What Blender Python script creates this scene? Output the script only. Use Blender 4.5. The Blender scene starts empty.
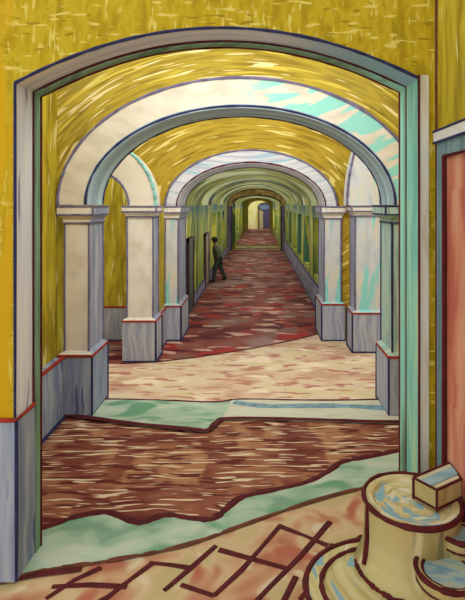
import bpy, math, random
from mathutils import Vector
random.seed(7)
PI = math.pi
sc = bpy.context.scene
COL = sc.collection

# ------------------------------------------------------------------ camera model
F, H, VX, VY = 500.0, 3.1, 258.0, 203.0
def fl(x, y, z=0.0):
    """photo pixel on a level plane at height z -> plan point"""
    Y = F * (H - z) / (y - VY)
    return ((x - VX) / F * Y, Y)

cam = bpy.data.cameras.new('camera')
co = bpy.data.objects.new('camera', cam); COL.objects.link(co)
co.location = (0, 0, H); co.rotation_euler = (PI / 2, 0, 0)
cam.sensor_fit = 'VERTICAL'; cam.sensor_height = 24; cam.lens = 24 * F / 600
cam.shift_x = (232.5 - VX) / 600.0
cam.shift_y = -(300.0 - VY) / 600.0
cam.clip_start = .05; cam.clip_end = 200
sc.camera = co

# ------------------------------------------------------------------ materials
def lin(c):
    r = []
    for v in c:
        v /= 255.0
        r.append(v / 12.92 if v <= .04045 else ((v + .055) / 1.055) ** 2.4)
    return (*r, 1.0)

class NT:
    def __init__(s, name, rough):
        s.m = bpy.data.materials.new(name); s.m.use_nodes = True
        s.t = s.m.node_tree; s.t.nodes.clear()
        s.out = s.n('ShaderNodeOutputMaterial'); s.b = s.n('ShaderNodeBsdfPrincipled')
        s.b.inputs['Roughness'].default_value = rough
        s.b.inputs['Specular IOR Level'].default_value = .15
        s.l(s.b.outputs[0], s.out.inputs[0])
    def n(s, k): return s.t.nodes.new(k)
    def l(s, a, b): s.t.links.new(a, b)
    def math(s, op, a, b=None, c=None):
        n = s.n('ShaderNodeMath'); n.operation = op
        for i, v in enumerate((a, b, c)):
            if v is None: continue
            if isinstance(v, (int, float)): n.inputs[i].default_value = v
            else: s.l(v, n.inputs[i])
        return n.outputs[0]
    def noise(s, vec, scale=1, detail=2, rough=.55, dist=0):
        n = s.n('ShaderNodeTexNoise'); n.inputs['Scale'].default_value = scale
        n.inputs['Detail'].default_value = detail; n.inputs['Roughness'].default_value = rough
        n.inputs['Distortion'].default_value = dist
        s.l(vec, n.inputs['Vector']); return n.outputs['Fac']
    def comb(s, x, y, z=0):
        n = s.n('ShaderNodeCombineXYZ')
        for i, v in enumerate((x, y, z)):
            if isinstance(v, (int, float)): n.inputs[i].default_value = v
            else: s.l(v, n.inputs[i])
        return n.outputs[0]
    def ramp(s, fac, stops, interp='LINEAR'):
        n = s.n('ShaderNodeValToRGB'); e = n.color_ramp.elements; n.color_ramp.interpolation = interp
        while len(e) < len(stops): e.new(.5)
        for q, (p, c) in zip(e, stops): q.position = p; q.color = lin(c)
        s.l(fac, n.inputs[0]); return n.outputs[0]
    def mix(s, fac, a, b):
        n = s.n('ShaderNodeMix'); n.data_type = 'RGBA'
        if isinstance(fac, (int, float)): n.inputs[0].default_value = fac
        else: s.l(fac, n.inputs[0])
        for i, v in ((6, a), (7, b)):
            if isinstance(v, tuple): n.inputs[i].default_value = lin(v) if len(v) == 3 else v
            else: s.l(v, n.inputs[i])
        return n.outputs[2]
    def step(s, v, lo, hi):
        n = s.n('ShaderNodeMapRange'); n.inputs[1].default_value = lo; n.inputs[2].default_value = hi
        n.interpolation_type = 'SMOOTHSTEP'; s.l(v, n.inputs[0]); return n.outputs[0]

def uv(t, mode, par):
    """mode -> (u, v, x, y, z): u and v run across the surface in metres"""
    tc = t.n('ShaderNodeTexCoord'); sp = t.n('ShaderNodeSeparateXYZ'); t.l(tc.outputs['Object'], sp.inputs[0])
    x, y, z = sp.outputs
    if mode == 'xz': u, v = x, z
    elif mode == 'yz': u, v = y, z
    elif mode == 'xy': u, v = x, y
    elif mode == 'wall': u, v = t.math('ADD', x, y), z           # upright faces of any direction
    elif mode == 'polar':                                        # around an arch: u along the curve, v outward
        xc, zc, asp = par
        dx = t.math('SUBTRACT', x, xc); dz = t.math('MULTIPLY', t.math('SUBTRACT', z, zc), asp)
        u = t.math('MULTIPLY', t.math('ARCTAN2', dz, dx), 2.0)
        v = t.math('SQRT', t.math('ADD', t.math('MULTIPLY', dx, dx), t.math('MULTIPLY', dz, dz)))
    elif mode == 'vault':                                        # u along the arc, v down the corridor
        xc, zc, asp = par
        dx = t.math('SUBTRACT', x, xc); dz = t.math('MULTIPLY', t.math('SUBTRACT', z, zc), asp)
        u = t.math('MULTIPLY', t.math('ARCTAN2', dz, dx), 1.8); v = y
    elif mode == 'disc':                                         # around an upright axis
        xc, yc = par
        dx = t.math('SUBTRACT', x, xc); dy = t.math('SUBTRACT', y, yc)
        u = t.math('ARCTAN2', dy, dx)
        v = t.math('SQRT', t.math('ADD', t.math('MULTIPLY', dx, dx), t.math('MULTIPLY', dy, dy)))
    return u, v, x, y, z

def paint(name, pal, mode='wall', su=8, sv=1.5, par=None, strokes=(), rough=.8, seed=0.0, stains=(), wob=.15, dash=None):
    """brushed paint: pal = colours along a stretched noise; strokes = (colour, su, sv, lo, hi) thrown over it;
       stains = (colour, su, sv, lo, hi, axis, from, to) patches kept to one side of the surface"""
    t = NT(name, rough)
    u, v, x, y, z = uv(t, mode, par)
    wn = t.noise(t.comb(u, v, seed), 1.7, 1)
    w = t.math('MULTIPLY', t.math('SUBTRACT', wn, .5), wob)
    u2, v2 = t.math('ADD', u, w), t.math('ADD', v, w)
    def str_(a, b, k, det=2):
        return t.noise(t.comb(t.math('MULTIPLY', u2, a), t.math('MULTIPLY', v2, b), seed + k), 1, det)
    n = len(pal)
    stops = [(.36 + .28 * i / max(1, n - 1), c) for i, c in enumerate(pal)]
    c = t.ramp(str_(su, sv, 0), stops)
    if dash:                                                     # rows of separate brush dashes
        col, bw, rh, ms, lo, hi, rot = dash
        b = t.n('ShaderNodeTexBrick'); b.inputs['Scale'].default_value = 1
        b.inputs['Brick Width'].default_value = bw; b.inputs['Row Height'].default_value = rh
        b.inputs['Mortar Size'].default_value = ms; b.inputs['Mortar Smooth'].default_value = .3
        b.inputs['Color1'].default_value = (0, 0, 0, 1); b.inputs['Color2'].default_value = (0, 0, 0, 1)
        b.inputs['Mortar'].default_value = (1, 1, 1, 1)
        wv = t.math('MULTIPLY', t.math('SUBTRACT', t.noise(t.comb(t.math('MULTIPLY', u, 3 / bw * .3), t.math('MULTIPLY', v, .3 / rh), seed + 9), 1, 1), .5), rh * 2.2)
        t.l(t.comb(t.math('ADD', u, w), t.math('ADD', v, wv)), b.inputs['Vector'])
        msk = t.step(t.noise(t.comb(t.math('MULTIPLY', u, 1.4 / bw), t.math('MULTIPLY', v, .5 / rh), seed + 4), 1, 1), lo, hi)
        c = t.mix(t.math('MULTIPLY', b.outputs['Color'], msk), c, col)
    for k, (col, a, b, lo, hi) in enumerate(strokes):
        c = t.mix(t.step(str_(a, b, 3.7 * (k + 1), 1), lo, hi), c, col)
    for k, (col, a, b, lo, hi, ax, f0, f1) in enumerate(stains):
        q = {'x': x, 'y': y, 'z': z, 'u': u, 'v': v}[ax]
        c = t.mix(t.math('MULTIPLY', t.step(str_(a, b, 11.3 + 2.1 * k, 1), lo, hi), t.step(q, f0, f1)), c, col)
    t.l(c, t.b.inputs['Base Color'])
    bp = t.n('ShaderNodeBump'); bp.inputs['Strength'].default_value = .12; bp.inputs['Distance'].default_value = .01
    t.l(str_(su * 2, sv * 2, 5), bp.inputs['Height']); t.l(bp.outputs[0], t.b.inputs['Normal'])
    return t.m

def plain(name, c, rough=.7):
    t = NT(name, rough)
    tc = t.n('ShaderNodeTexCoord')
    k = t.noise(tc.outputs['Object'], 9, 2)
    d = tuple(int(v * .8) for v in c)
    t.l(t.ramp(k, [(.35, d), (.62, c)]), t.b.inputs['Base Color'])
    return t.m

LILAC = plain('lilac line', (122, 116, 146)); NAVY = plain('navy line', (52, 54, 96))
MAROON = plain('maroon line', (92, 30, 34)); RED = plain('red line', (168, 52, 38))
INK = plain('dark green ink', (38, 44, 36)); BROWN = plain('brown line', (112, 62, 44))

# ------------------------------------------------------------------ mesh builder
class MB:
    def __init__(s): s.v, s.f, s.m = [], [], []
    def add(s, vs, fs, m=0):
        o = len(s.v); s.v += [tuple(p) for p in vs]
        for i, f in enumerate(fs):
            s.f.append([o + k for k in f]); s.m.append(m[i] if isinstance(m, (list, tuple)) else m)
    def frustum(s, p0, z0, p1, z1, side=0, top=None, bot=None):
        n = len(p0)
        vs = [(x, y, z0) for x, y in p0] + [(x, y, z1) for x, y in p1]
        fs = [[i, (i + 1) % n, n + (i + 1) % n, n + i] for i in range(n)] + [list(range(n, 2 * n)), list(range(n))[::-1]]
        sd = list(side) if isinstance(side, (list, tuple)) else [side] * n
        d = sd[0]
        s.add(vs, fs, sd + [d if top is None else top, d if bot is None else bot])
    def prism(s, poly, z0, z1, side=0, top=None, bot=None): s.frustum(poly, z0, poly, z1, side, top, bot)
    def box(s, x0, x1, y0, y1, z0, z1, side=0, top=None):
        s.prism([(x0, y0), (x1, y0), (x1, y1), (x0, y1)], z0, z1, side, top)
    def tube(s, pts, r, m=0, closed=False, n=6, flat=1.0, jit=0.0):
        """flat < 1 squashes the section upright, for lines lying on a floor"""
        pts = [Vector(p) for p in pts]; N = len(pts); vs, fs = [], []
        for i, p in enumerate(pts):
            a = pts[(i - 1) % N] if (closed or i) else p
            b = pts[(i + 1) % N] if (closed or i < N - 1) else p
            t = (b - a).normalized()
            up = Vector((0, 0, 1)) if abs(t.z) < .9 else Vector((0, 1, 0))
            sx = t.cross(up).normalized(); sy = sx.cross(t).normalized()
            rr = r * (1 + random.uniform(-jit, jit))
            for k in range(n):
                q = 2 * PI * k / n
                vs.append(p + sx * (math.cos(q) * rr) + sy * (math.sin(q) * rr * flat))
        for i in range(N if closed else N - 1):
            j = (i + 1) % N
            for k in range(n):
                fs.append([i * n + k, i * n + (k + 1) % n, j * n + (k + 1) % n, j * n + k])
        if not closed: fs += [list(range(n))[::-1], [(N - 1) * n + k for k in range(n)]]
        s.add(vs, fs, m)
    def lathe(s, prof, m=0, c=(0, 0), n=40, sx=1, sy=1):
        """prof = (r, z[, material]) going round the upright axis at c"""
        vs, fs, ms = [], [], []
        for p in prof:
            for k in range(n):
                a = 2 * PI * k / n; vs.append((c[0] + p[0] * sx * math.cos(a), c[1] + p[0] * sy * math.sin(a), p[1]))
        for i in range(len(prof) - 1):
            for k in range(n):
                fs.append([i * n + k, i * n + (k + 1) % n, (i + 1) * n + (k + 1) % n, (i + 1) * n + k])
                ms.append(prof[i][2] if len(prof[i]) > 2 else m)
        s.add(vs, fs, ms)
    def arch(s, xc, zs, ai, bi, ao, bo, y0, y1, mf=0, ms=1, me=0, t0=0, t1=PI, n=48):
        """an elliptical arch band: face mf, underside ms, back of the band me"""
        vs, fs, mm = [], [], []
        for i in range(n + 1):
            t = t0 + (t1 - t0) * i / n; c, q = math.cos(t), math.sin(t)
            vs += [(xc + ai * c, y0, zs + bi * q), (xc + ao * c, y0, zs + bo * q), (xc + ao * c, y1, zs + bo * q), (xc + ai * c, y1, zs + bi * q)]
        for i in range(n):
            a, b = 4 * i, 4 * i + 4
            for k, m in ((0, mf), (1, me), (2, mf), (3, ms)):
                fs.append([a + k, b + k, b + (k + 1) % 4, a + (k + 1) % 4]); mm.append(m)
        fs += [[0, 1, 2, 3], [4 * n + 3, 4 * n + 2, 4 * n + 1, 4 * n]]; mm += [mf, mf]
        s.add(vs, fs, mm)
    def arch_wall(s, x0, x1, z0, zt, cur, y0, y1, mf=0, mr=0):
        """a wall with an opening under the curve cur (left spring to right spring); the opening runs down to z0"""
        for (a, b) in ((x0, cur[0][0]), (cur[-1][0], x1)):
            s.add([(a, y0, z0), (b, y0, z0), (b, y0, zt), (a, y0, zt), (a, y1, z0), (b, y1, z0), (b, y1, zt), (a, y1, zt)],
                  [[0, 1, 2, 3], [5, 4, 7, 6], [4, 0, 3, 7], [1, 5, 6, 2], [3, 2, 6, 7], [4, 5, 1, 0]], mf)
        N = len(cur); vs, fs, mm = [], [], []
        for x, z in cur: vs += [(x, y0, z), (x, y0, zt), (x, y1, zt), (x, y1, z)]
        for i in range(N - 1):
            a, b = 4 * i, 4 * i + 4
            for k, m in ((0, mf), (1, mf), (2, mf), (3, mr)):
                fs.append([a + k, a + (k + 1) % 4, b + (k + 1) % 4, b + k]); mm.append(m)
        s.add(vs, fs, mm)
    def build(s, name, mats, parent=None, at=(0, 0, 0), kind=None, smooth=False):
        me = bpy.data.meshes.new(name)
        at = Vector(at)
        base = Vector(parent['at']) if parent is not None and 'at' in parent else at
        me.from_pydata([Vector(p) - base for p in s.v], [], s.f)
        for m in (mats if isinstance(mats, (list, tuple)) else [mats]): me.materials.append(m)
        for p, m in zip(me.polygons, s.m): p.material_index = m; p.use_smooth = smooth
        import bmesh
        bm = bmesh.new(); bm.from_mesh(me); bmesh.ops.recalc_face_normals(bm, faces=bm.faces); bm.to_mesh(me); bm.free()
        o = bpy.data.objects.new(name, me); COL.objects.link(o)
        if parent is not None: o.parent = parent
        else: o.location = at
        if kind: o['kind'] = kind
        return o

ANCH = {}
class Thing:
    """an Empty at the base of a thing; build() takes world coordinates and hangs the mesh under it"""
    def __init__(s, name, label, cat, at, group=None):
        s.o = bpy.data.objects.new(name, None); COL.objects.link(s.o)
        s.o.location = at; s.o.empty_display_size = .2; s.at = Vector(at)
        if label: s.o['label'] = label
        if cat: s.o['category'] = cat
        if group: s.o['group'] = group
        if cat: s.o['kind'] = 'thing'
    def part(s, name, mb, mats, smooth=False, parent=None, label=None):
        mb.v = [tuple(Vector(p) - s.at) for p in mb.v]
        o = mb.build(name, mats, smooth=smooth)
        o.parent = parent if parent is not None else s.o
        if label: o['label'] = label
        return o

def struct(name, mb, mats, smooth=False):
    return mb.build(name, mats, kind='structure', smooth=smooth)

# ------------------------------------------------------------------ paints
Y_PAL = [(162, 138, 20), (180, 154, 26), (190, 166, 36), (174, 150, 26)]
yellow_front = paint('ochre yellow plaster', Y_PAL, 'xz', 9, 3.0,
                     wob=.06, strokes=[((214, 196, 96), 6, 26, .62, .70), ((210, 192, 92), 30, 6, .62, .70), ((152, 130, 20), 6, 22, .64, .70)],
                     stains=[((200, 160, 20), 8, 1, .30, .5, 'x', -1.93, -2.05)])
SP1 = (-.235, 3.08, 1.45)
yellow_arc1 = paint('yellow plaster brushed along the arch', [(138, 118, 40), (160, 138, 46), (180, 158, 54), (152, 132, 50)], 'polar', 1.2, 8, SP1, wob=.05,
                    strokes=[((206, 184, 72), 1.6, 13, .6, .68), ((226, 210, 150), 2.2, 17, .63, .67)], seed=2)
SP2 = (-.155, 3.08, 1.6)
yellow_arc2 = paint('golden plaster brushed along the vault', [(140, 114, 34), (166, 138, 40), (182, 154, 52), (152, 128, 40)], 'polar', 1.2, 7, SP2, wob=.05,
                    strokes=[((222, 204, 120), 1.8, 10, .63, .69)], seed=4)
yellow_side = paint('yellow plaster with upright strokes', [(150, 130, 32), (180, 158, 38), (196, 178, 54)], 'wall', 7, 1.2,
                    strokes=[((222, 210, 130), 12, 1.6, .63, .69)], seed=6)
cream = paint('cream limewash', [(212, 204, 188), (224, 217, 203), (230, 224, 212)], 'wall', 3, 2, strokes=[((206, 202, 206), 6, 3, .64, .75)])
cream_turq = paint('cream limewash with turquoise dabs', [(204, 196, 176), (216, 208, 190), (222, 214, 198)], 'polar', 3, 3, SP1,
                   stains=[((146, 212, 200), 2.2, 5.5, .49, .54, 'x', -.3, .6)], seed=1)
white_turq = paint('bluish white limewash with turquoise dabs', [(186, 190, 196), (204, 206, 208), (214, 208, 190)], 'wall', 5, 1.2,
                   strokes=[((142, 212, 206), 6, .7, .52, .62), ((214, 202, 172), 6, 1, .62, .70)], seed=3)
white_lilac = paint('white limewash with lilac strokes', [(178, 180, 194), (202, 204, 210), (214, 212, 206)], 'polar', 1.2, 9, SP2,
                    strokes=[((150, 190, 206), 1.4, 9, .60, .68)], seed=5)
soffit2 = paint('pale lilac limewash', [(170, 170, 190), (192, 194, 204), (204, 200, 196)], 'vault', .8, 8, SP2, strokes=[((150, 156, 184), .9, 9, .60, .68)], seed=55)
bluegrey = paint('blue grey limewash', [(128, 134, 158), (148, 154, 172), (168, 172, 182)], 'wall', 8, .8,
                 strokes=[((176, 180, 180), 9, 1, .66, .72)], seed=7)
soffit1 = paint('pale blue limewash', [(128, 152, 172), (150, 174, 188), (168, 190, 196), (142, 152, 174)], 'vault', .8, 9, SP1, seed=8,
                strokes=[((178, 208, 212), .9, 12, .58, .66), ((112, 122, 152), .9, 12, .62, .70)])
greygreen = paint('pale green limewash', [(138, 170, 158), (164, 186, 166), (172, 196, 188), (150, 164, 160)], 'wall', 9, .8,
                  strokes=[((140, 206, 192), 9, .9, .62, .68), ((196, 196, 164), 8, 1, .66, .72)], seed=9)
dado_blue = paint('slate blue painted dado', [(124, 136, 164), (148, 158, 180), (166, 176, 190)], 'wall', 10, .7,
                  strokes=[((160, 168, 172), 14, 1.2, .65, .70), ((92, 102, 148), 12, .9, .64, .72)], seed=10)
dado_grey = paint('grey blue painted dado', [(148, 154, 172), (168, 172, 186), (186, 188, 194)], 'wall', 12, .8,
                  strokes=[((200, 202, 202), 14, 1, .64, .72)], seed=11)
reveal_lilac = paint('lilac grey plaster reveal', [(206, 206, 220), (224, 224, 234), (232, 230, 230)], 'yz', 12, .8, seed=12,
                     strokes=[((146, 150, 180), 12, .8, .64, .70)])
soffit_front = paint('grey blue plaster soffit', [(190, 192, 214), (208, 210, 224), (222, 222, 226)], 'vault', 1.4, 14, (-.34, 0, 1), seed=13, wob=.05,
                     stains=[((146, 182, 198), 1.2, 3, .30, .45, 'x', .0, .9)], strokes=[((228, 220, 210), 1.6, 14, .60, .67)])
reveal_turq = paint('turquoise plaster reveal', [(112, 178, 164), (134, 196, 178), (158, 204, 176)], 'yz', 12, .8, seed=14,
                    strokes=[((172, 206, 168), 10, .7, .6, .68)])
ring_green = paint('sage green frame', [(96, 128, 104), (122, 154, 126), (136, 168, 142)], 'wall', 8, 1, seed=15, stains=[((150, 206, 186), 8, .8, .2, .4, 'x', 1.2, 1.4)])
white_trim = paint('off white trim', [(196, 186, 164), (212, 206, 190), (214, 214, 206)], 'xz', 9, .8, seed=16, strokes=[((198, 194, 120), 14, .8, .66, .72)])
green_wall = paint('green corridor plaster', [(70, 92, 44), (118, 132, 48), (164, 160, 58), (98, 128, 72), (138, 140, 40)], 'wall', 1.3, .3,
                   strokes=[((196, 186, 72), 1.5, .3, .60, .66), ((66, 104, 78), 1.4, .3, .60, .67)], seed=17,
                   stains=[((56, 104, 112), 1.8, .8, .46, .54, 'z', 2.45, 3.0)])
green_vault = paint('green corridor vault', [(46, 66, 36), (108, 122, 48), (170, 172, 84), (70, 100, 52), (160, 152, 54)], 'vault', .22, .34, (-.13, 3.0, 1.9),
                    strokes=[((192, 204, 156), .3, .5, .59, .63), ((36, 56, 34), .3, .55, .59, .63)], seed=18)
tan_arch = paint('tan brown plaster', [(138, 112, 62), (172, 146, 88), (188, 166, 104)], 'wall', 3, 2, seed=19)
mauve = paint('mauve painted post', [(92, 80, 102), (116, 100, 122), (132, 122, 138)], 'wall', 8, .8, seed=20)
mauve_base = paint('mauve grey skirting', [(108, 104, 128), (130, 126, 146), (146, 140, 150)], 'wall', 2, 3, seed=21)
bright_yellow = paint('pale lemon plaster', [(232, 222, 130), (242, 236, 160), (246, 242, 184)], 'wall', 3, .7, seed=22)
# floors
tiles = paint('peach terracotta', [(170, 108, 84), (190, 146, 110), (200, 172, 132), (186, 166, 120)], 'xy', 2.0, 2.0, seed=23, wob=.5,
              strokes=[((174, 102, 80), 3, 2, .60, .70), ((206, 188, 156), 4, 4, .62, .72)])
slab_green = paint('pale green stone', [(122, 156, 130), (154, 180, 154), (172, 190, 168), (186, 196, 174)], 'xy', 1.6, 3.5, seed=24, wob=.4,
                   strokes=[((104, 154, 120), 1.4, 3, .58, .70)])
slab_white = paint('pale stone with blue streak', [(188, 186, 164), (202, 198, 176), (196, 200, 180)], 'xy', 1.5, 4, seed=25)
brown_floor = paint('red brown paving', [(112, 54, 44), (126, 68, 54), (140, 84, 64), (154, 100, 72)], 'xy', 1.2, 3.0, seed=26,
                    strokes=[((168, 118, 84), 2.6, .9, .52, .66), ((98, 40, 36), 2.2, 17, .55, .60), ((216, 192, 158), 2.3, 22, .585, .625)])
pink_floor = paint('rose and cream paving', [(194, 158, 130), (208, 178, 148), (214, 194, 164), (206, 188, 144)], 'xy', 1.1, 1.4, seed=27,
                   strokes=[((228, 208, 178), 1.6, 3, .58, .68), ((182, 124, 108), 2.6, 8.5, .57, .64)])
red_floor = paint('dark red paving', [(100, 40, 40), (118, 58, 52), (138, 74, 62), (128, 96, 88)], 'xy', .9, .9, seed=28,
                  strokes=[((158, 46, 40), 1.3, 1.6, .58, .64), ((84, 32, 40), 1.2, 2.6, .60, .65), ((196, 156, 136), 1.3, 3.4, .60, .65), ((150, 116, 110), .7, .5, .60, .68)])
step_stone = paint('buff step stone', [(206, 190, 140), (220, 206, 166), (186, 182, 130)], 'xy', 1, 6, seed=29)
door_pink = paint('salmon red door', [(176, 96, 78), (196, 124, 98), (206, 152, 122)], 'yz', 5, .7, seed=30, strokes=[((170, 84, 70), 6, .8, .6, .7)])
frame_blue = paint('slate blue door surround', [(94, 122, 132), (112, 142, 148), (132, 156, 156)], 'yz', 12, .8, seed=31)
stone_side = paint('khaki stone', [(160, 144, 92), (184, 168, 112), (196, 182, 128)], 'wall', 5, 1.2, seed=32, strokes=[((132, 128, 86), 9, .9, .58, .66), ((206, 194, 146), 9, 1, .62, .70)])
stone_top = None

# ------------------------------------------------------------------ dimensions
FY0, FY1 = 4.08, 4.50                  # near wall
FXL, FXR = -1.983, 1.306               # its opening
RW = 1.46                              # wall on the right of the near room
def seg_curve(xl, xr, zl, zr, rise, n=40):
    r = []
    for i in range(n + 1):
        t = i / n; u = 2 * t - 1
        r.append((xl + (xr - xl) * t, zl + (zr - zl) * t + rise * (1 - u * u)))
    return r
def ell_curve(xc, zs, a, b, n=48):
    return [(xc - a * math.cos(PI * i / n), zs + b * math.sin(PI * i / n)) for i in range(n + 1)]

# ================================================================== FLOORS
B = [(-420, 606), (-160, 592), (-10, 585), (20, 578), (50, 570), (80, 566), (130, 558), (170, 550), (205, 540), (240, 527), (300, 506), (345, 493), (375, 487), (440, 480), (560, 470)]
A = [(-200, 536), (0, 532), (45, 529), (75, 519), (105, 514), (122, 519), (140, 525), (155, 520), (170, 517), (195, 521), (213, 521), (225, 512), (240, 500), (262, 494), (300, 486), (320, 478), (333, 470), (341, 464), (365, 459), (400, 452), (412, 449), (520, 442)]
C = [(-40, 416), (60, 417), (93, 420), (130, 425), (190, 431), (208, 432), (217, 424), (230, 420), (300, 421), (360, 423), (412, 424), (480, 424)]
D = [(-40, 401), (60, 402), (110, 401), (160, 402), (215, 404), (240, 401), (300, 402), (350, 402), (385, 401), (412, 400), (480, 400)]
E = [(20, 364), (120, 364), (157, 362), (200, 357), (250, 349), (290, 341), (318, 334), (400, 333), (470, 333)]
def pl(c): return [fl(*p) for p in c]
B, A, C, D, E = map(pl, (B, A, C, D, E))
def slab(lower, upper): return lower + upper[::-1]
def line3(c, z): return [(x, y, z) for x, y in c]
def smooth_line(c, k=4):
    out = []
    for i in range(len(c) - 1):
        p0, p1, p2, p3 = c[max(0, i - 1)], c[i], c[i + 1], c[min(len(c) - 1, i + 2)]
        for j in range(k):
            t = j / k
            out.append(tuple(.5 * (2 * p1[d] + (p2[d] - p0[d]) * t + (2 * p0[d] - 5 * p1[d] + 4 * p2[d] - p3[d]) * t * t + (3 * p1[d] - p0[d] - 3 * p2[d] + p3[d]) * t ** 3) for d in (0, 1)))
    return out + [c[-1]]
A, B, C, D = (smooth_line(q) for q in (A, B, C, D))

m = MB()
m.prism([(-4.6, -2.0), (3.2, -2.0)] + B[::-1], -.15, 0, 0)
JOINTS = [[(107, 598), (130, 580), (152, 564)], [(164, 591), (190, 569), (216, 546)], [(214, 596), (241, 571), (262, 547), (281, 525)],
          [(255, 603), (268, 589), (300, 557), (330, 522)], [(149, 563), (170, 565), (189, 568)], [(219, 550), (255, 560), (288, 569)],
          [(281, 527), (305, 536), (328, 546)], [(181, 585), (214, 596)], [(46, 599), (75, 580), (101, 568)], [(52, 587), (90, 585), (127, 587)],
          [(283, 603), (296, 577)], [(300, 600), (312, 585)], [(95, 604), (107, 598)], [(345, 549), (362, 536)], [(330, 545), (348, 551)]]
for q in JOINTS: m.tube(line3(pl(q), .003), .027, 1, flat=.25, jit=.25)
m.tube(line3(pl([(-30, 584), (0, 582), (40, 575), (82, 570)]), .012), .032, 1, flat=.3, jit=.2)
struct('floor', m, [tiles, MAROON])

m = MB(); m.prism(slab(B, A), -.15, .02, 0)
m.tube(line3(A, .022), .040, 1, flat=.3, jit=.25); m.tube(line3(B, .014), .023, 2, flat=.35, jit=.3)
struct('threshold', m, [slab_green, MAROON, BROWN])

m = MB(); m.prism(slab(A, C), -.15, 0, 0); struct('floor', m, [brown_floor])
i0 = min(range(len(C)), key=lambda i: abs(C[i][0] - fl(222, 422)[0])); j0 = min(range(len(D)), key=lambda i: abs(D[i][0] - fl(232, 402)[0]))
m = MB(); m.prism(slab(C[:i0 + 1], D[:j0 + 1]), -.15, .03, 0)
m.tube(line3(C[:i0 + 1], .03), .046, 1, flat=.3, jit=.2); m.tube(line3(D[:j0 + 1], .032), .022, 1, flat=.35, jit=.3)
struct('threshold', m, [slab_green, MAROON])
blue_streak = plain('blue streak', (126, 160, 170))
m = MB(); m.prism(slab(C[i0:], D[j0:]), -.15, .03, 0)
m.tube(line3(C[i0:], .03), .044, 1, flat=.3, jit=.2); m.tube(line3(D[j0:], .032), .024, 1, flat=.35, jit=.3)
m.tube(line3(smooth_line(pl([(234, 404), (262, 408), (300, 408), (345, 408), (400, 411)])), .033), .07, 2, flat=.08, jit=.3)
struct('threshold', m, [slab_white, MAROON, blue_streak])
m = MB(); m.prism(slab(D, E), -.15, 0, 0)
m.tube(line3(E[1:-1], .004), .035, 1, flat=.3, jit=.2)
struct('floor', m, [pink_floor, MAROON])
m = MB(); m.prism(slab(E, [(-4.6, 34.0), (4.6, 34.0)]), -.15, 0, 0); struct('floor', m, [red_floor])
m = MB(); m.box(-1.9, 1.9, 34.0, 60, -.15, .30, 0); struct('floor', m, [red_floor])

# ================================================================== NEAR WALL
cur = seg_curve(FXL, FXR, 4.08, 4.12, .43)
m = MB(); m.arch_wall(-4.6, 2.9, 0, 5.05, cur, FY0, FY1, 0, 1)
# reveals of the opening get their own paint
m.add([(FXL, FY0, 0), (FXL, FY1, 0), (FXL, FY1, 4.08), (FXL, FY0, 4.08)], [[0, 1, 2, 3]], 2)
m.v[-4:] = [(x + .002, y, z) for x, y, z in m.v[-4:]]
m.add([(FXR - .002, FY0, 0), (FXR - .002, FY1, 0), (FXR - .002, FY1, 4.12), (FXR - .002, FY0, 4.12)], [[0, 1, 2, 3]], 3)
oc = [(x, FY0, z) for x, z in cur]
m.tube(oc, .013, 4, jit=.2)
m.tube([(FXL, FY0, 1.33), (FXL, FY0, 2.6), (FXL, FY0, 4.08)], .013, 4, jit=.2)
struct('wall_front', m, [yellow_front, soffit_front, reveal_lilac, reveal_turq, NAVY])

# inner frame of the opening
t = Thing('opening_lining', 'thin sage green lining with maroon edges inside the nearest wide arched opening', 'lining', ((FXL + FXR) / 2, 4.45, 0))
def ring_part(name, dx, y0, y1, mats, line_y, th=.03):
    ci = seg_curve(FXL + th, FXR - th, 4.052, 4.092, .428); n = len(cur)
    g = MB(); vs = []
    pts = [((FXL + .004, 0), (FXL + th, 0))] + [((o[0], o[1] - .004), i) for o, i in zip(cur, ci)] + [((FXR - .004, 0), (FXR - th, 0))]
    pts[1] = ((FXL + .004, 4.08), ci[0]); pts[-2] = ((FXR - .004, 4.12), ci[-1])
    for o, i in pts: vs += [(o[0], y0, o[1]), (i[0], y0, i[1]), (i[0], y1, i[1]), (o[0], y1, o[1])]
    fs, ms = [], []
    for k in range(len(pts) - 1):
        for e in range(4):
            fs.append([4 * k + e, 4 * k + (e + 1) % 4, 4 * k + 4 + (e + 1) % 4, 4 * k + 4 + e]); ms.append(0)
    g.add(vs, fs, ms)
    inner = [(i[0], y0, i[1]) for o, i in pts]; back = [(i[0], y1, i[1]) for o, i in pts]; outer = [(o[0] + .004, y0 - .004, o[1] - .004) for o, i in pts]
    g.tube(outer, .010, 1, jit=.2); g.tube(back, .013, 1, jit=.2)
    return t.part(name, g, mats)
ring_part('lining', 0, 4.40, 4.495, [ring_green, MAROON], None)

# white trim strip on the right edge, ochre strip stays wall
m = MB(); m.box(FXR, FXR + .082, FY0 - .018, FY0, 0, 4.14, 0)
m.tube([(FXR, FY0 - .02, 0), (FXR + .004, FY0 - .02, 2), (FXR, FY0 - .02, 4.14)], .012, 1, jit=.3)
struct('trim_1', m, [white_trim, MAROON])

# dado of the near wall, left of the opening
m = MB()
m.prism([(-4.6, FY0 - .02), (FXL + .02, FY0 - .02), (FXL + .02, 4.40), (FXL + .0025, 4.40), (FXL + .0025, FY0 - .0005), (-4.6, FY0 - .0005)], .02, 1.33, 0)
m.tube([(-4.6, FY0 - .02, 1.335), (FXL + .02, FY0 - .02, 1.335), (FXL + .02, 4.395, 1.335)], .017, 1)
m.tube([(FXL + .02, FY0 - .02, .03), (FXL + .022, FY0 - .02, .7), (FXL + .02, FY0 - .02, 1.33)], .016, 2, jit=.3)
struct('baseboard_front', m, [dado_blue, RED, NAVY])

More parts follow.
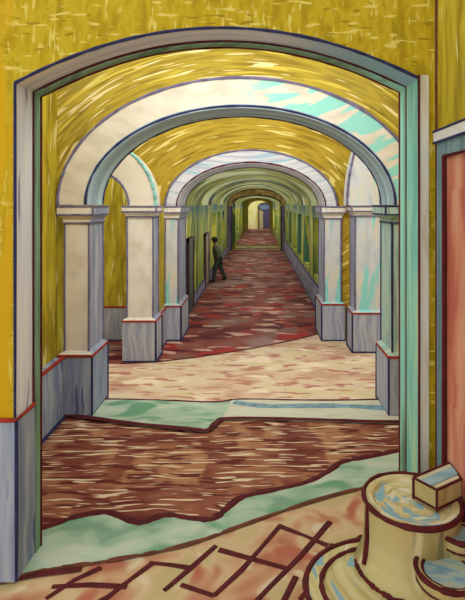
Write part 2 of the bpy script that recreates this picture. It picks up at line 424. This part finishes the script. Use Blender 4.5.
# ================================================================== RIGHT WALL OF THE NEAR ROOM, WITH ITS DOOR
m = MB()
m.box(RW, RW + .3, 3.86, FY0 - .001, 0, 5.05); m.box(RW, RW + .3, 2.3, 3.86, 3.46, 5.05); m.box(RW, RW + .3, -2, 2.3, 0, 5.05)
m.tube([(RW - .004, FY0 - .004, 0.02), (RW - .004, FY0 - .004, 3.2), (RW - .004, FY0 - .004, 5.05)], .011, 1, jit=.5)
struct('wall_right', m, [yellow_side, BROWN])
d = Thing('door_1', 'tall salmon red door in a slate blue surround on the wall beside the stone fountain', None, (RW, 3.08, 0)); d.o['kind'] = 'structure'; del d.o['label']
m = MB()
m.box(RW - .03, RW + .1, 3.84, 4.00, .0, 3.58); m.box(RW - .03, RW + .1, 2.1, 2.3, 0, 3.58); m.box(RW - .03, RW + .1, 2.3, 3.84, 3.46, 3.58)
m.box(RW - .05, RW + .1, 2.04, 4.02, 3.58, 3.67, 2)
m.tube([(RW - .032, 3.84, 0), (RW - .03, 3.84, 2), (RW - .032, 3.84, 3.46), (RW - .032, 2.3, 3.46), (RW - .032, 2.3, 0)], .02, 1, jit=.2)
m.tube([(RW - .05, 4.02, 3.67), (RW - .05, 2.04, 3.67)], .010, 3); m.tube([(RW - .05, 4.02, 3.58), (RW - .05, 2.04, 3.58)], .010, 3)
d.part('door_frame', m, [frame_blue, MAROON, white_trim, NAVY])
m = MB(); m.box(RW - .012, RW + .04, 2.3, 3.84, .01, 3.46)
for (a, b) in ((.25, 1.6), (1.8, 3.2)):
    for (p, q) in ((2.42, 3.02), (3.14, 3.74)): m.box(RW - .026, RW - .012, p, q, a, b)
d.part('door_panel', m, [door_pink])

# ================================================================== SIDE WALLS, FIRST BAY
m = MB(); m.box(-3.2, -2.93, FY1, 7.3, 0, 4.95); struct('wall_left', m, [yellow_side])
m = MB(); m.box(2.45, 2.75, FY1, 7.3, 0, 4.95); struct('wall_right', m, [yellow_side])
m = MB(); m.box(-2.93, -2.80, FY1, 7.22, 0, .87)
m.tube([(-2.80, FY1, .875), (-2.80, 7.22, .875)], .024, 1); m.tube([(-2.795, FY1, .01), (-2.795, 7.2, .01)], .03, 2)
struct('baseboard_left', m, [dado_blue, RED, NAVY])

# ================================================================== PILLARS
def pillar(label, x0, x1, y0, y1, zd, zc0, zc1, mats, side, edge, dmat, rl=.017, over=.085, off=.07, group=None, dedge=NAVY, clip=None):
    """side = +1 when the inner face looks right. mats = (front, inner face, capital front, capital side)"""
    t = Thing('pillar', label, 'pillar', ((x0 + x1) / 2, (y0 + y1) / 2, 0), group)
    def P(o):
        a, b = x0 - o, x1 + o
        if clip is not None: a, b = max(a, clip[0]), min(b, clip[1])
        return [(a, y0 - o), (b, y0 - o), (b, y1 + min(o, .03)), (a, y1 + min(o, .03))]
    sd = [0, 1, 0, 1]
    m = MB(); p = P(off); m.prism(p, 0, zd, 0)
    fx = p[1][0] if side > 0 else p[0][0]; ox = p[0][0] if side > 0 else p[1][0]
    m.tube([(fx, p[0][1], .01), (fx, p[0][1], zd)], rl, 1, jit=.2); m.tube([(fx, p[2][1], .01), (fx, p[2][1], zd)], rl, 1, jit=.2)
    m.tube([(ox, p[0][1], .012), (fx, p[0][1], .012), (fx, p[2][1], .012)], rl * 1.2, 1, jit=.2)
    t.part('plinth', m, [dmat, dedge])
    m = MB(); b = P(off + .012); m.prism(b, zd, zd + .035)
    t.part('red_band', m, [RED])
    m = MB(); m.frustum(P(off), zd + .035, P(0), zd + .075, sd); m.prism(P(0), zd + .075, zc0, sd)
    q = P(0); fx, ox = (q[1][0], q[0][0]) if side > 0 else (q[0][0], q[1][0])
    for (X, Y) in ((fx, y0), (ox, y0), (fx, q[2][1])):
        m.tube([(X, Y, zd + .07), (X + random.uniform(-.006, .006), Y, (zd + zc0) / 2), (X, Y, zc0)], rl, 2, jit=.25)
    t.part('shaft', m, [mats[0], mats[1], edge])
    m = MB(); h = zc1 - zc0
    m.prism(P(.02), zc0, zc0 + .22 * h, sd); m.frustum(P(.02), zc0 + .22 * h, P(over), zc0 + .5 * h, sd); m.prism(P(over), zc0 + .5 * h, zc1, sd)
    q = P(over); fx, ox = (q[1][0], q[0][0]) if side > 0 else (q[0][0], q[1][0])
    for z in (zc0 + .5 * h, zc1 - .01):
        m.tube([(ox, q[0][1], z), (fx, q[0][1], z), (fx, q[2][1], z)], rl * .95, 2, jit=.2)
    m.tube([(fx, q[0][1], zc0 + .5 * h), (fx, q[0][1], zc1)], rl * .9, 2)
    q2 = P(.025); fx2, ox2 = (q2[1][0], q2[0][0]) if side > 0 else (q2[0][0], q2[1][0])
    m.tube([(ox2, q2[0][1], zc0 + .01), (fx2, q2[0][1], zc0 + .01), (fx2, q2[2][1], zc0 + .01)], rl * .8, 2, jit=.2)
    t.part('capital', m, [mats[2], mats[3], edge])
    return t

pillar('cream pillar with blue grey inner face, nearest on the left, beside the green stone slab', -2.82, -2.47, 7.3, 7.95, .87, 2.80, 3.06,
       (cream, bluegrey, cream, bluegrey), 1, LILAC, dado_blue, clip=(-2.93, 9))
pillar('pale green pillar partly behind the turquoise edge of the nearest opening, on the right', 1.96, 2.42, 7.3, 7.95, .85, 2.80, 3.065,
       (greygreen, greygreen, greygreen, greygreen), -1, NAVY, dado_grey, clip=(-9, 2.45), over=.13)
pillar('broad cream pillar on a grey plinth under a curved cream rib, second from the left', -2.57, -2.06, 9.8, 10.3, .78, 2.82, 3.04,
       (cream, bluegrey, cream, cream), 1, LILAC, dado_grey, rl=.020)
pillar('broad bluish white pillar with a turquoise dab under a white rib, on the right', 2.02, 2.58, 10.4, 10.9, .80, 2.82, 3.04,
       (white_turq, bluegrey, cream, cream), -1, LILAC, dado_grey, rl=.020)
pillar('slim turquoise dabbed pillar left of the green corridor mouth', -2.10, -1.80, 11.3, 12.4, .76, 2.74, 3.02,
       (white_turq, bluegrey, cream, bluegrey), 1, LILAC, dado_grey, rl=.020)
pillar('slim turquoise dabbed pillar right of the green corridor mouth', 1.50, 1.88, 11.3, 12.3, .80, 2.74, 3.02,
       (white_turq, bluegrey, cream, bluegrey), -1, LILAC, dado_grey, rl=.020)

# ================================================================== ARCHES
def arch_thing(label, xc, zs, ai, bi, ao, bo, y0, y1, mats, el, il, r, t0=0, t1=PI, name='arch'):
    t = Thing(name, label, 'arch', (xc, (y0 + y1) / 2, zs))
    def cv(a, b, y): return [(xc + a * math.cos(t0 + (t1 - t0) * i / 48), y, zs + b * math.sin(t0 + (t1 - t0) * i / 48)) for i in range(49)]
    e = .06
    m = MB(); m.arch(xc, zs, ai + e, bi + e, ao, bo, y0, y1, 0, 0, 0, t0, t1)
    m.tube(cv(ao, bo, y0), r * 1.3, 1, jit=.25)
    t.part('archivolt', m, [mats[0], el])
    m = MB(); m.arch(xc, zs, ai, bi, ai + e, bi + e, y0 - .004, y1 + .004, 1, 0, 1, t0, t1)
    m.tube(cv(ai + e * .5, bi + e * .5, y0 - .004), r, 2, jit=.25); m.tube(cv(ai, bi, y1), r, 2, jit=.25)
    t.part('soffit', m, [mats[1], mats[1], il])
    return t
ZS = 3.075
arch_thing('wide cream arch with turquoise dabs and pale blue underside, on the two nearest pillars', -.255, ZS, 2.215, 1.40, 2.65, 1.84, 7.24, 7.95,
           (cream_turq, soffit1), LILAC, NAVY, .018)
arch_thing('bluish white arch at the mouth of the green corridor', -.155, 3.03, 1.645, .955, 1.93, 1.26, 11.24, 12.4,
           (white_lilac, soffit2), LILAC, MAROON, .018)
cream_rib = paint('cream rib plaster', [(208, 200, 180), (218, 210, 192)], 'wall', 3, 2, seed=40)
turq_line = plain('turquoise line', (140, 206, 196))
t = arch_thing('cream curved rib rising to the left from the second left pillar', -3.15, 3.05, .58, .62, 1.14, 1.26, 9.82, 10.28, (cream_rib, cream_rib), turq_line, LILAC, .024, 0, 1.7, name='vault_rib')
t = arch_thing('bluish white curved rib rising to the right from the broad white pillar', 2.98, 3.05, .40, 1.2, 1.12, 2.2, 10.42, 10.88, (white_turq, white_turq), LILAC, LILAC, .022, PI - 1.6, PI, name='vault_rib')

# spandrel wall over the first arch
m = MB(); m.arch_wall(-4.6, 4.6, ZS, 5.6, ell_curve(-.255, ZS, 2.645, 1.835), 7.3, 7.9); struct('wall_middle', m, [yellow_arc1])
# wall over the second arch and the recesses beside it
m = MB(); m.arch_wall(-4.6, 4.6, 0, 5.4, [(-2.085, 0), (-2.085, 3.03)] + ell_curve(-.155, 3.03, 1.925, 1.255)[1:-1] + [(1.865, 3.03), (1.865, 0)], 11.34, 12.35)
struct('wall_back', m, [yellow_arc2])
def holed_wall(name, x0, x1, ya, yb, z0, z1, holes, mat):
    """holes = (y0, y1, zlo, zhi)"""
    m = MB(); y = ya
    for (a, b, lo, hi) in holes:
        m.box(x0, x1, y, a, z0, z1)
        if lo > z0: m.box(x0, x1, a, b, z0, lo)
        m.box(x0, x1, a, b, hi, z1); y = b
    m.box(x0, x1, y, yb, z0, z1)
    struct(name, m, [mat])
# side recess walls, second bay; unseen openings added to let daylight in
holed_wall('wall_left', -4.6, -4.3, 7.9, 11.34, 0, 4.9, [(8.3, 11.1, .9, 3.9)], yellow_side)
holed_wall('wall_right', 4.3, 4.6, 7.9, 11.34, 0, 4.9, [(8.3, 11.1, .9, 3.9)], yellow_side)
m = MB(); m.box(-4.3, -2.58, 11.30, 11.34, 0, 3.75); struct('wall_back', m, [yellow_side])
m = MB(); m.box(-4.3, -2.94, 7.6, 7.9, 0, ZS); struct('wall_left', m, [yellow_side])
m = MB(); m.box(2.45, 4.3, 7.6, 7.9, 0, ZS); struct('wall_right', m, [yellow_side])
# short returns behind the broad pillars
m = MB(); m.box(-2.57, -2.11, 10.34, 11.34, 0, 3.05); struct('wall_left', m, [yellow_side])
m = MB(); m.box(2.06, 2.58, 10.94, 11.34, 0, 3.05); struct('wall_right', m, [yellow_side])
def base(name, x0, x1, y0, y1, z, side):
    m = MB(); m.box(x0, x1, y0, y1, 0, z)
    if side == 'f': ln = lambda zz: [(x0, y0, zz), (x1, y0, zz)]
    elif side == '+': ln = lambda zz: [(x1, y0, zz), (x1, y1, zz)]
    else: ln = lambda zz: [(x0, y0, zz), (x0, y1, zz)]
    m.tube(ln(z), .022, 1); m.tube(ln(.012), .022, 2)
    struct(name, m, [dado_grey, RED, NAVY])
base('baseboard_left', -4.3, -2.59, 11.24, 11.30, .76, 'f')
base('baseboard_left', -2.11, -2.05, 10.42, 11.20, .77, '+')
base('baseboard_right', 1.99, 2.06, 11.0, 11.20, .79, '-')

# ================================================================== GREEN CORRIDOR
CL, CR, CY0, CY1 = -1.98, 1.74, 12.4, 32.4
WR = [(14 + 3 * i, 15.8 + 3 * i, .9, 2.65) for i in range(6)]  # openings added along the corridor to bring daylight in
WL = [(21.6, 23.4, .9, 2.65), (24.6, 26.4, .9, 2.65), (27.6, 29.4, .9, 2.65)]  # same added daylight openings on the left side
holed_wall('wall_right', CR, CR + .35, CY0, CY1, 0, 3.02, WR, green_wall)
holed_wall('wall_left', CL - .35, CL, CY0, CY1, 0, 3.02, WL, green_wall)
wood = paint('olive window wood', [(120, 124, 60), (150, 150, 80)], 'wall', 6, 1, seed=50)
for i, (a, b, lo, hi) in enumerate(WR + WL):
    m = MB(); X = CR + .24 if i < 6 else CL - .30
    for (p, q, r, s_) in ((a, a + .06, lo, hi), (b - .06, b, lo, hi), (a, b, lo, lo + .06), (a, b, hi - .06, hi), ((a + b) / 2 - .03, (a + b) / 2 + .03, lo, hi), (a, b, 1.75, 1.80)):
        m.box(X, X + .06, p, q, r, s_)
    struct('added_window_%d' % (i + 1), m, [wood])  # frames for the added daylight openings
m = MB()
xc, a, b = (CL + CR) / 2, (CR - CL) / 2, 1.0
m.arch(xc, 3.02, a, b, a + .2, b + .2, CY0 - .05, CY1, 0, 0, 0, 0, PI, 60)
struct('ceiling', m, [green_vault])
for nm, x0, x1, xl, zh in (('baseboard_left', CL, CL + .05, CL + .05, .34), ('baseboard_right', CR - .05, CR, CR - .05, .72)):
    m = MB(); m.box(x0, x1, CY0 + .05, CY1, 0, zh)
    m.tube([(xl, CY0 + .05, zh), (xl, CY1, zh)], .022, 1, flat=1); m.tube([(xl, CY0 + .05, .01), (xl, CY1, .01)], .03, 1)
    struct(nm, m, [mauve_base, NAVY])
dark_door = paint('dark green grey door', [(52, 54, 50), (72, 74, 66), (92, 94, 84)], 'yz', 4, .6, seed=51)
pale_door = paint('mauve grey door', [(120, 106, 96), (146, 130, 116), (160, 148, 130)], 'yz', 4, .6, seed=52)
dark_frame = plain('dark brown door frame', (72, 52, 48))
def corridor_door(name, a, b, h, leaf, fr):
    d = Thing(name, None, None, (CL, (a + b) / 2, 0)); d.o['kind'] = 'structure'
    m = MB(); X0, X1 = CL + .001, CL + .09
    m.box(X0, X1, a, a + .1, 0, h); m.box(X0, X1, b - .1, b, 0, h); m.box(X0, X1, a, b, h - .1, h)
    d.part('door_frame', m, [fr])
    m = MB(); m.box(X0, X0 + .06, a + .1, b - .1, .01, h - .1)
    for z0, z1 in ((.2, .9), (1.05, h - .25)): m.box(X0 + .06, X0 + .075, a + .22, b - .22, z0, z1)
    d.part('door_panel', m, [leaf])
corridor_door('door_2', 13.7, 14.9, 2.12, dark_door, dark_frame)
corridor_door('door_3', 18.2, 19.5, 1.98, pale_door, plain('mauve brown frame', (98, 74, 74)))

# far arch, steps and end passage
def post(label, x0, x1):
    t = Thing('pillar', label, 'pillar', ((x0 + x1) / 2, 32.7, 0))
    m = MB(); m.box(x0, x1, 32.4, 33.0, 0, 2.9); xi = x1 if x0 < 0 else x0
    m.tube([(xi, 32.4, 0), (xi, 32.4, 2.9)], .035, 1); t.part('shaft', m, [mauve, NAVY])
    m = MB(); m.box(x0 - .06, x1 + .06, 32.34, 33.03, 2.9, 3.04); t.part('capital', m, [tan_arch])
post('narrow mauve post left of the far arch at the corridor end', -2.0, -1.72)
post('narrow mauve post right of the far arch at the corridor end', 1.52, 1.80)
arch_thing('small tan brown arch at the far end of the green corridor', -.10, 3.05, 1.54, .52, 1.87, .96, 32.36, 33.0, (tan_arch, tan_arch), BROWN, INK, .035)
for k in range(2):
    m = MB(); m.box(-1.495, 1.415, 33.05 + .5 * k, 33.55 + .5 * k if k == 0 else 34.0, 0, .12 + .14 * k, 0)
    m.tube([(-1.49, 33.05 + .5 * k, .12 + .14 * k), (1.41, 33.05 + .5 * k, .12 + .14 * k)], .025, 1)
    o = m.build('step', [step_stone, MAROON])
    o['label'] = ['lower buff stone step just behind the far arch', 'upper buff stone step behind the far arch, meeting the red floor'][k]; o['category'] = 'step'; 
WE = [(36, 40, .9, 2.6), (43, 47, .9, 2.6)]  # unseen openings added so daylight reaches the end passage
holed_wall('wall_left', -1.9, -1.5, 33.0, 50, 0, 3.04, WE, green_wall)
holed_wall('wall_right', 1.42, 1.8, 33.0, 50, 0, 3.04, WE, green_wall)
m = MB(); m.arch(-.04, 3.04, 1.46, .55, 1.7, .75, 33.0, 50, 0, 0, 0, 0, PI, 40); struct('ceiling', m, [green_vault])
m = MB(); m.arch_wall(-3.0, 3.0, .3, 4.2, [(-.98, .3)] + ell_curve(.12, 2.55, 1.10, .78) + [(1.22, .3)], 50, 50.4)
struct('wall_end', m, [paint('olive ochre end wall', [(134, 128, 50), (160, 150, 66)], 'wall', 3, .5, seed=60)])
m = MB(); m.box(-3.0, 3.0, 54, 54.3, .3, 4.0); struct('wall_end', m, [bright_yellow])
d = Thing('door_4', None, None, (.55, 54, .3)); d.o['kind'] = 'structure'
m = MB(); m.box(-.02, .12, 53.9, 54, .3, 2.6, 0); m.box(1.28, 1.42, 53.9, 54, .3, 2.6, 0)
m.arch(.70, 2.55, .62, .5, .74, .62, 53.9, 54, 0, 0, 0, 0, PI, 20)
d.part('door_frame', m, [plain('umber frame', (120, 92, 50))])
m = MB(); m.box(.55, 1.28, 53.93, 54, .31, 2.35, 0); d.part('door_panel', m, [plain('violet grey door', (92, 86, 112))])
m = MB(); m.box(.12, .55, 53.95, 54, .31, 2.35, 0); d.part('side_panel', m, [plain('pale buff panel', (206, 190, 140))])
m = MB()
vs = [(.70 + .60 * math.cos(2 * PI * k / 24), 53.92, 2.66 + .36 * math.sin(2 * PI * k / 24)) for k in range(24)]
m.add(vs + [(x, 53.99, z) for x, y, z in vs], [list(range(24)), list(range(24, 48))[::-1]] + [[k, (k + 1) % 24, 24 + (k + 1) % 24, 24 + k] for k in range(24)])
m.tube([(x, y - .01, z) for x, y, z in vs], .05, 1, closed=True)
d.part('fanlight', m, [plain('grey blue glass', (112, 130, 160), .2), plain('deep blue bar', (60, 66, 104))])

# ================================================================== STONE FOUNTAIN
DC = (1.075, 3.50)
top_paint = paint('khaki stone with blue water strokes', [(180, 164, 108), (198, 184, 130), (204, 194, 146)], 'disc', 1.0, 15, (0, 0),
                  strokes=[((134, 170, 178), .9, 15, .54, .58), ((212, 206, 172), .9, 17, .58, .64)], seed=33, wob=.1)
ft = Thing('stone_fountain', 'khaki stone drum fountain with maroon rims and blue water streaks beside the salmon door', 'fountain', (DC[0], DC[1], 0))
def circ(r, z, c=DC, a0=0, a1=2 * PI, n=48, sx=1, sy=1):
    return [(c[0] + r * sx * math.cos(a0 + (a1 - a0) * k / n), c[1] + r * sy * math.sin(a0 + (a1 - a0) * k / n), z) for k in range(n + (0 if abs(a1 - a0 - 2 * PI) < 1e-6 else 1))]
PC = (.86, 3.30)
m = MB(); m.lathe([(.0005, 0), (.545, 0), (.555, .08), (.54, .5), (.545, .56, 1), (.50, .565, 1), (.43, .565, 1), (.41, .555, 1), (.0005, .55, 1)], 0, PC, 56, 1.0, .86)
m.tube(circ(.545, .56, PC, sx=1, sy=.86), .020, 2, closed=True, jit=.2); m.tube(circ(.44, .566, PC, sx=1, sy=.86), .017, 2, closed=True, jit=.3)
ft.part('base_ring', m, [stone_side, top_paint, MAROON], smooth=False)
m = MB(); m.lathe([(.0005, .55), (.40, .55), (.375, .60), (.34, .69), (.325, .80), (.325, 1.0), (.33, 1.03, 1), (.30, 1.035, 1), (.27, 1.03, 1), (.25, 1.01, 1), (.0005, 1.0, 1)], 0, DC, 56)
m.tube(circ(.328, 1.028), .018, 2, closed=True, jit=.2); m.tube(circ(.39, .585, a0=PI * .98, a1=PI * 1.62), .014, 2, jit=.4)
m.tube([(DC[0] - .322, DC[1] - .06, 1.02), (DC[0] - .325, DC[1] - .07, .8), (DC[0] - .35, DC[1] - .09, .64)], .017, 2, jit=.2)
ft.part('drum', m, [stone_side, top_paint, MAROON])
# water channel resting on the drum, coming out of the wall
def chan(z, o, wx):
    A0, B0 = Vector((1.095, 3.52)), Vector((1.205, 3.37)); w = (B0 - A0).normalized(); dr = Vector((.85, .52)).normalized()
    a, b = A0 + w * o, B0 - w * o
    if o: a += dr * .0; b += dr * .0
    return [tuple(a), tuple(b), tuple(b + dr * ((wx - b.x) / dr.x)), tuple(a + dr * ((wx - a.x) / dr.x))]
m = MB(); p0 = chan(0, 0, RW - .035); m.prism(p0, 1.02, 1.165, 0, 1)
m.tube([(*q, 1.166) for q in p0], .010, 2, closed=True); m.tube([(*p0[0], 1.02), (*p0[0], 1.165)], .011, 2); m.tube([(*p0[1], 1.02), (*p0[1], 1.165)], .009, 2)
m.tube([(*p0[0], 1.036), (*p0[1], 1.036), (*p0[2], 1.036)], .010, 2)
p1 = chan(0, .05, RW - .036); m.prism(p1, 1.164, 1.172, 3)
ft.part('water_channel', m, [stone_side, paint('pale stone top', [(190, 182, 140), (206, 200, 168)], 'xy', 5, 5, seed=35), MAROON, paint('streaked blue water', [(126, 164, 172), (156, 184, 184)], 'xy', 6, 14, seed=36)])
def bowl(c, r, z, z0):
    m = MB(); m.lathe([(.0005, z0), (r * .86, z0), (r * .80, z0 + .05), (r * .84, z - .12), (r, z - .05), (r * 1.02, z - .02), (r, z, 1), (r * .86, z + .003, 1), (r * .8, z - .012, 2), (.0005, z - .02, 2)], 0, c, 40)
    m.tube(circ(r * 1.0, z, c, n=40), .016, 3, closed=True, jit=.2); m.tube(circ(r * .80, z - .008, c, n=40), .009, 3, closed=True, jit=.3)
    m.tube(circ(r * .97, z - .07, c, n=40), .008, 3, closed=True, jit=.3)
    ft.part('side_bowl', m, [stone_side, stone_side, paint('blue water in bowl', [(120, 158, 172), (152, 182, 182), (176, 184, 150)], 'xy', 6, 16, seed=37 + z), MAROON])
bowl((1.17, 3.08), .19, .84, .55)
bowl((1.315, 3.27), .125, .95, .55)

# ================================================================== WALKING PERSON
PX, PY = -1.60, 19.7
pt = Thing('person', 'distant person in dark olive jacket and dark hat walking along the left corridor wall', 'person', (PX, PY, 0))
coat = plain('olive grey jacket', (92, 98, 76)); trous = plain('dark green grey trousers', (62, 66, 58)); skin = plain('ochre skin', (150, 122, 78)); hatm = plain('dark hat felt', (40, 44, 36)); shoe = plain('dark shoe leather', (36, 32, 28))
def skin_mesh(name, verts, edges, radii, mat, sub=2, parent=None):
    me = bpy.data.meshes.new(name); me.from_pydata([Vector(v) for v in verts], edges, []); me.materials.append(mat)
    o = bpy.data.objects.new(name, me); COL.objects.link(o); o.parent = parent or pt.o
    sm = o.modifiers.new('skin', 'SKIN'); sm.use_smooth_shade = True
    for i, r in enumerate(radii):
        r = r if isinstance(r, tuple) else (r, r); me.skin_vertices[0].data[i].radius = r
    me.skin_vertices[0].data[0].use_root = True
    sd = o.modifiers.new('sub', 'SUBSURF'); sd.levels = sub; sd.render_levels = sub
    return o
# local axes: walking towards -X; weight leaning forward; one foot ahead, one trailing
bv = [(.04, 0, .92), (.0, 0, 1.12), (-.05, 0, 1.32), (-.08, 0, 1.43), (-.10, 0, 1.50), (-.115, 0, 1.60), (-.115, 0, 1.68),   # pelvis .. head top
      (.03, -.10, .88), (-.10, -.11, .50), (-.13, -.12, .10), (-.24, -.13, .04),        # near leg, stepping ahead
      (.05, .10, .88), (.13, .11, .50), (.30, .12, .12), (.20, .13, .04),               # far leg, trailing
      (-.07, -.19, 1.38), (.06, -.25, 1.12), (-.03, -.20, .93),                          # near arm, hand in pocket
      (-.07, .19, 1.38), (.06, .25, 1.12), (-.03, .20, .93)]
be = [(0, 1), (1, 2), (2, 3), (3, 4), (4, 5), (5, 6), (0, 7), (7, 8), (8, 9), (9, 10), (0, 11), (11, 12), (12, 13), (13, 14), (2, 15), (15, 16), (16, 17), (2, 18), (18, 19), (19, 20)]
brd = [(.13, .15), (.12, .14), (.13, .16), .075, .06, (.10, .085), (.08, .075), .085, .06, .042, .035, .085, .06, .042, .035, .06, .048, .04, .06, .048, .04]
body = skin_mesh('body', bv, be, brd, skin)
jv = [(.06, 0, .84), (.03, 0, 1.0), (.0, 0, 1.16), (-.05, 0, 1.33), (-.075, 0, 1.42), (-.07, -.19, 1.37), (.07, -.26, 1.12), (-.01, -.21, .96), (-.07, .19, 1.37), (.07, .26, 1.12), (-.01, .21, .96)]
skin_mesh('jacket', jv, [(0, 1), (1, 2), (2, 3), (3, 4), (3, 5), (5, 6), (6, 7), (3, 8), (8, 9), (9, 10)], [(.20, .21), (.18, .20), (.18, .195), (.18, .20), (.11, .13), .088, .078, .07, .088, .078, .07], coat)
tv = [(.045, 0, .90), (.035, -.10, .86), (-.10, -.11, .50), (-.135, -.12, .085), (.055, .10, .86), (.135, .11, .50), (.295, .12, .115)]
skin_mesh('trousers', tv, [(0, 1), (1, 2), (2, 3), (0, 4), (4, 5), (5, 6)], [(.15, .17), .115, .095, .082, .115, .095, .082], trous)
for (x, y, z, rx) in ((-.18, -.125, .045, 0), (.26, .125, .07, .5)):
    vs, es = [(x + .11, y, z + .02 + (.05 if rx else 0)), (x, y, z + .01), (x - .12, y, z - .01)], [(0, 1), (1, 2)]
    skin_mesh('shoe', vs, es, [.05, .052, .042], shoe, 2)
m = MB(); hc = (PX - .115, PY)
m.lathe([(.005, 1.765), (.06, 1.76), (.095, 1.735), (.106, 1.69), (.108, 1.675), (.17, 1.665), (.175, 1.655), (.10, 1.655)], 0, hc, 24, 1.1, .95)
pt.part('hat', m, [hatm], smooth=True)
m = MB(); m.lathe([(.01, 1.60), (.098, 1.56), (.104, 1.62), (.102, 1.67), (.01, 1.68)], 0, (hc[0] + .025, hc[1]), 20); pt.part('hair', m, [INK], smooth=True)
m = MB(); m.lathe([(.004, 1.575), (.018, 1.58), (.014, 1.61), (.005, 1.63)], 0, (hc[0] - .105, hc[1]), 10); pt.part('nose', m, [skin], smooth=True)
for sy in (-.035, .035):
    m = MB(); m.lathe([(.002, 1.615), (.011, 1.62), (.011, 1.63), (.002, 1.637)], 0, (hc[0] - .09, hc[1] + sy), 8); pt.part('eye', m, [INK], smooth=True)

# ================================================================== LIGHT
def fill_light(name, loc, watts, size, rot=None, sy=None):  # fill light without a fixture, added to brighten the interior
    l = bpy.data.lights.new(name, 'POINT' if rot is None else 'AREA'); l.energy = watts; l.color = (1.0, .97, .91)
    if rot is None: l.shadow_soft_size = size
    else:
        l.size = size
        if sy: l.shape = 'RECTANGLE'; l.size_y = sy
    o = bpy.data.objects.new(name, l); COL.objects.link(o); o.location = loc
    if rot: o.rotation_euler = rot
for Y in (14.2, 18.2, 22.2, 26.2, 30.2): fill_light('corridor_fill', (-.12, Y, 2.3), 52, .25)  # added fill along the corridor, no fixtures there
for Y in (34.2, 39, 45): fill_light('passage_fill', (-.05, Y, 2.6), 60, .2)  # added fill brightening the steps and end passage
fill_light('bay_fill', (-.3, 4.75, 4.95), 62, 3.0, (math.radians(60), 0, 0), .5)  # added fill hidden behind the near wall, brightens the first bay
fill_light('bay_fill', (-.2, 8.15, 5.2), 84, 4.0, (math.radians(60), 0, 0), .5)  # added fill hidden behind the first arch wall, brightens the second bay
w = bpy.data.worlds.new('world'); sc.world = w; w.use_nodes = True
bg = w.node_tree.nodes['Background']; bg.inputs[0].default_value = (1.0, .985, .95, 1); bg.inputs[1].default_value = 1.0
sc.view_settings.view_transform = 'Standard'; sc.view_settings.look = 'None'
sc.view_settings.exposure = .35; sc.view_settings.gamma = 1
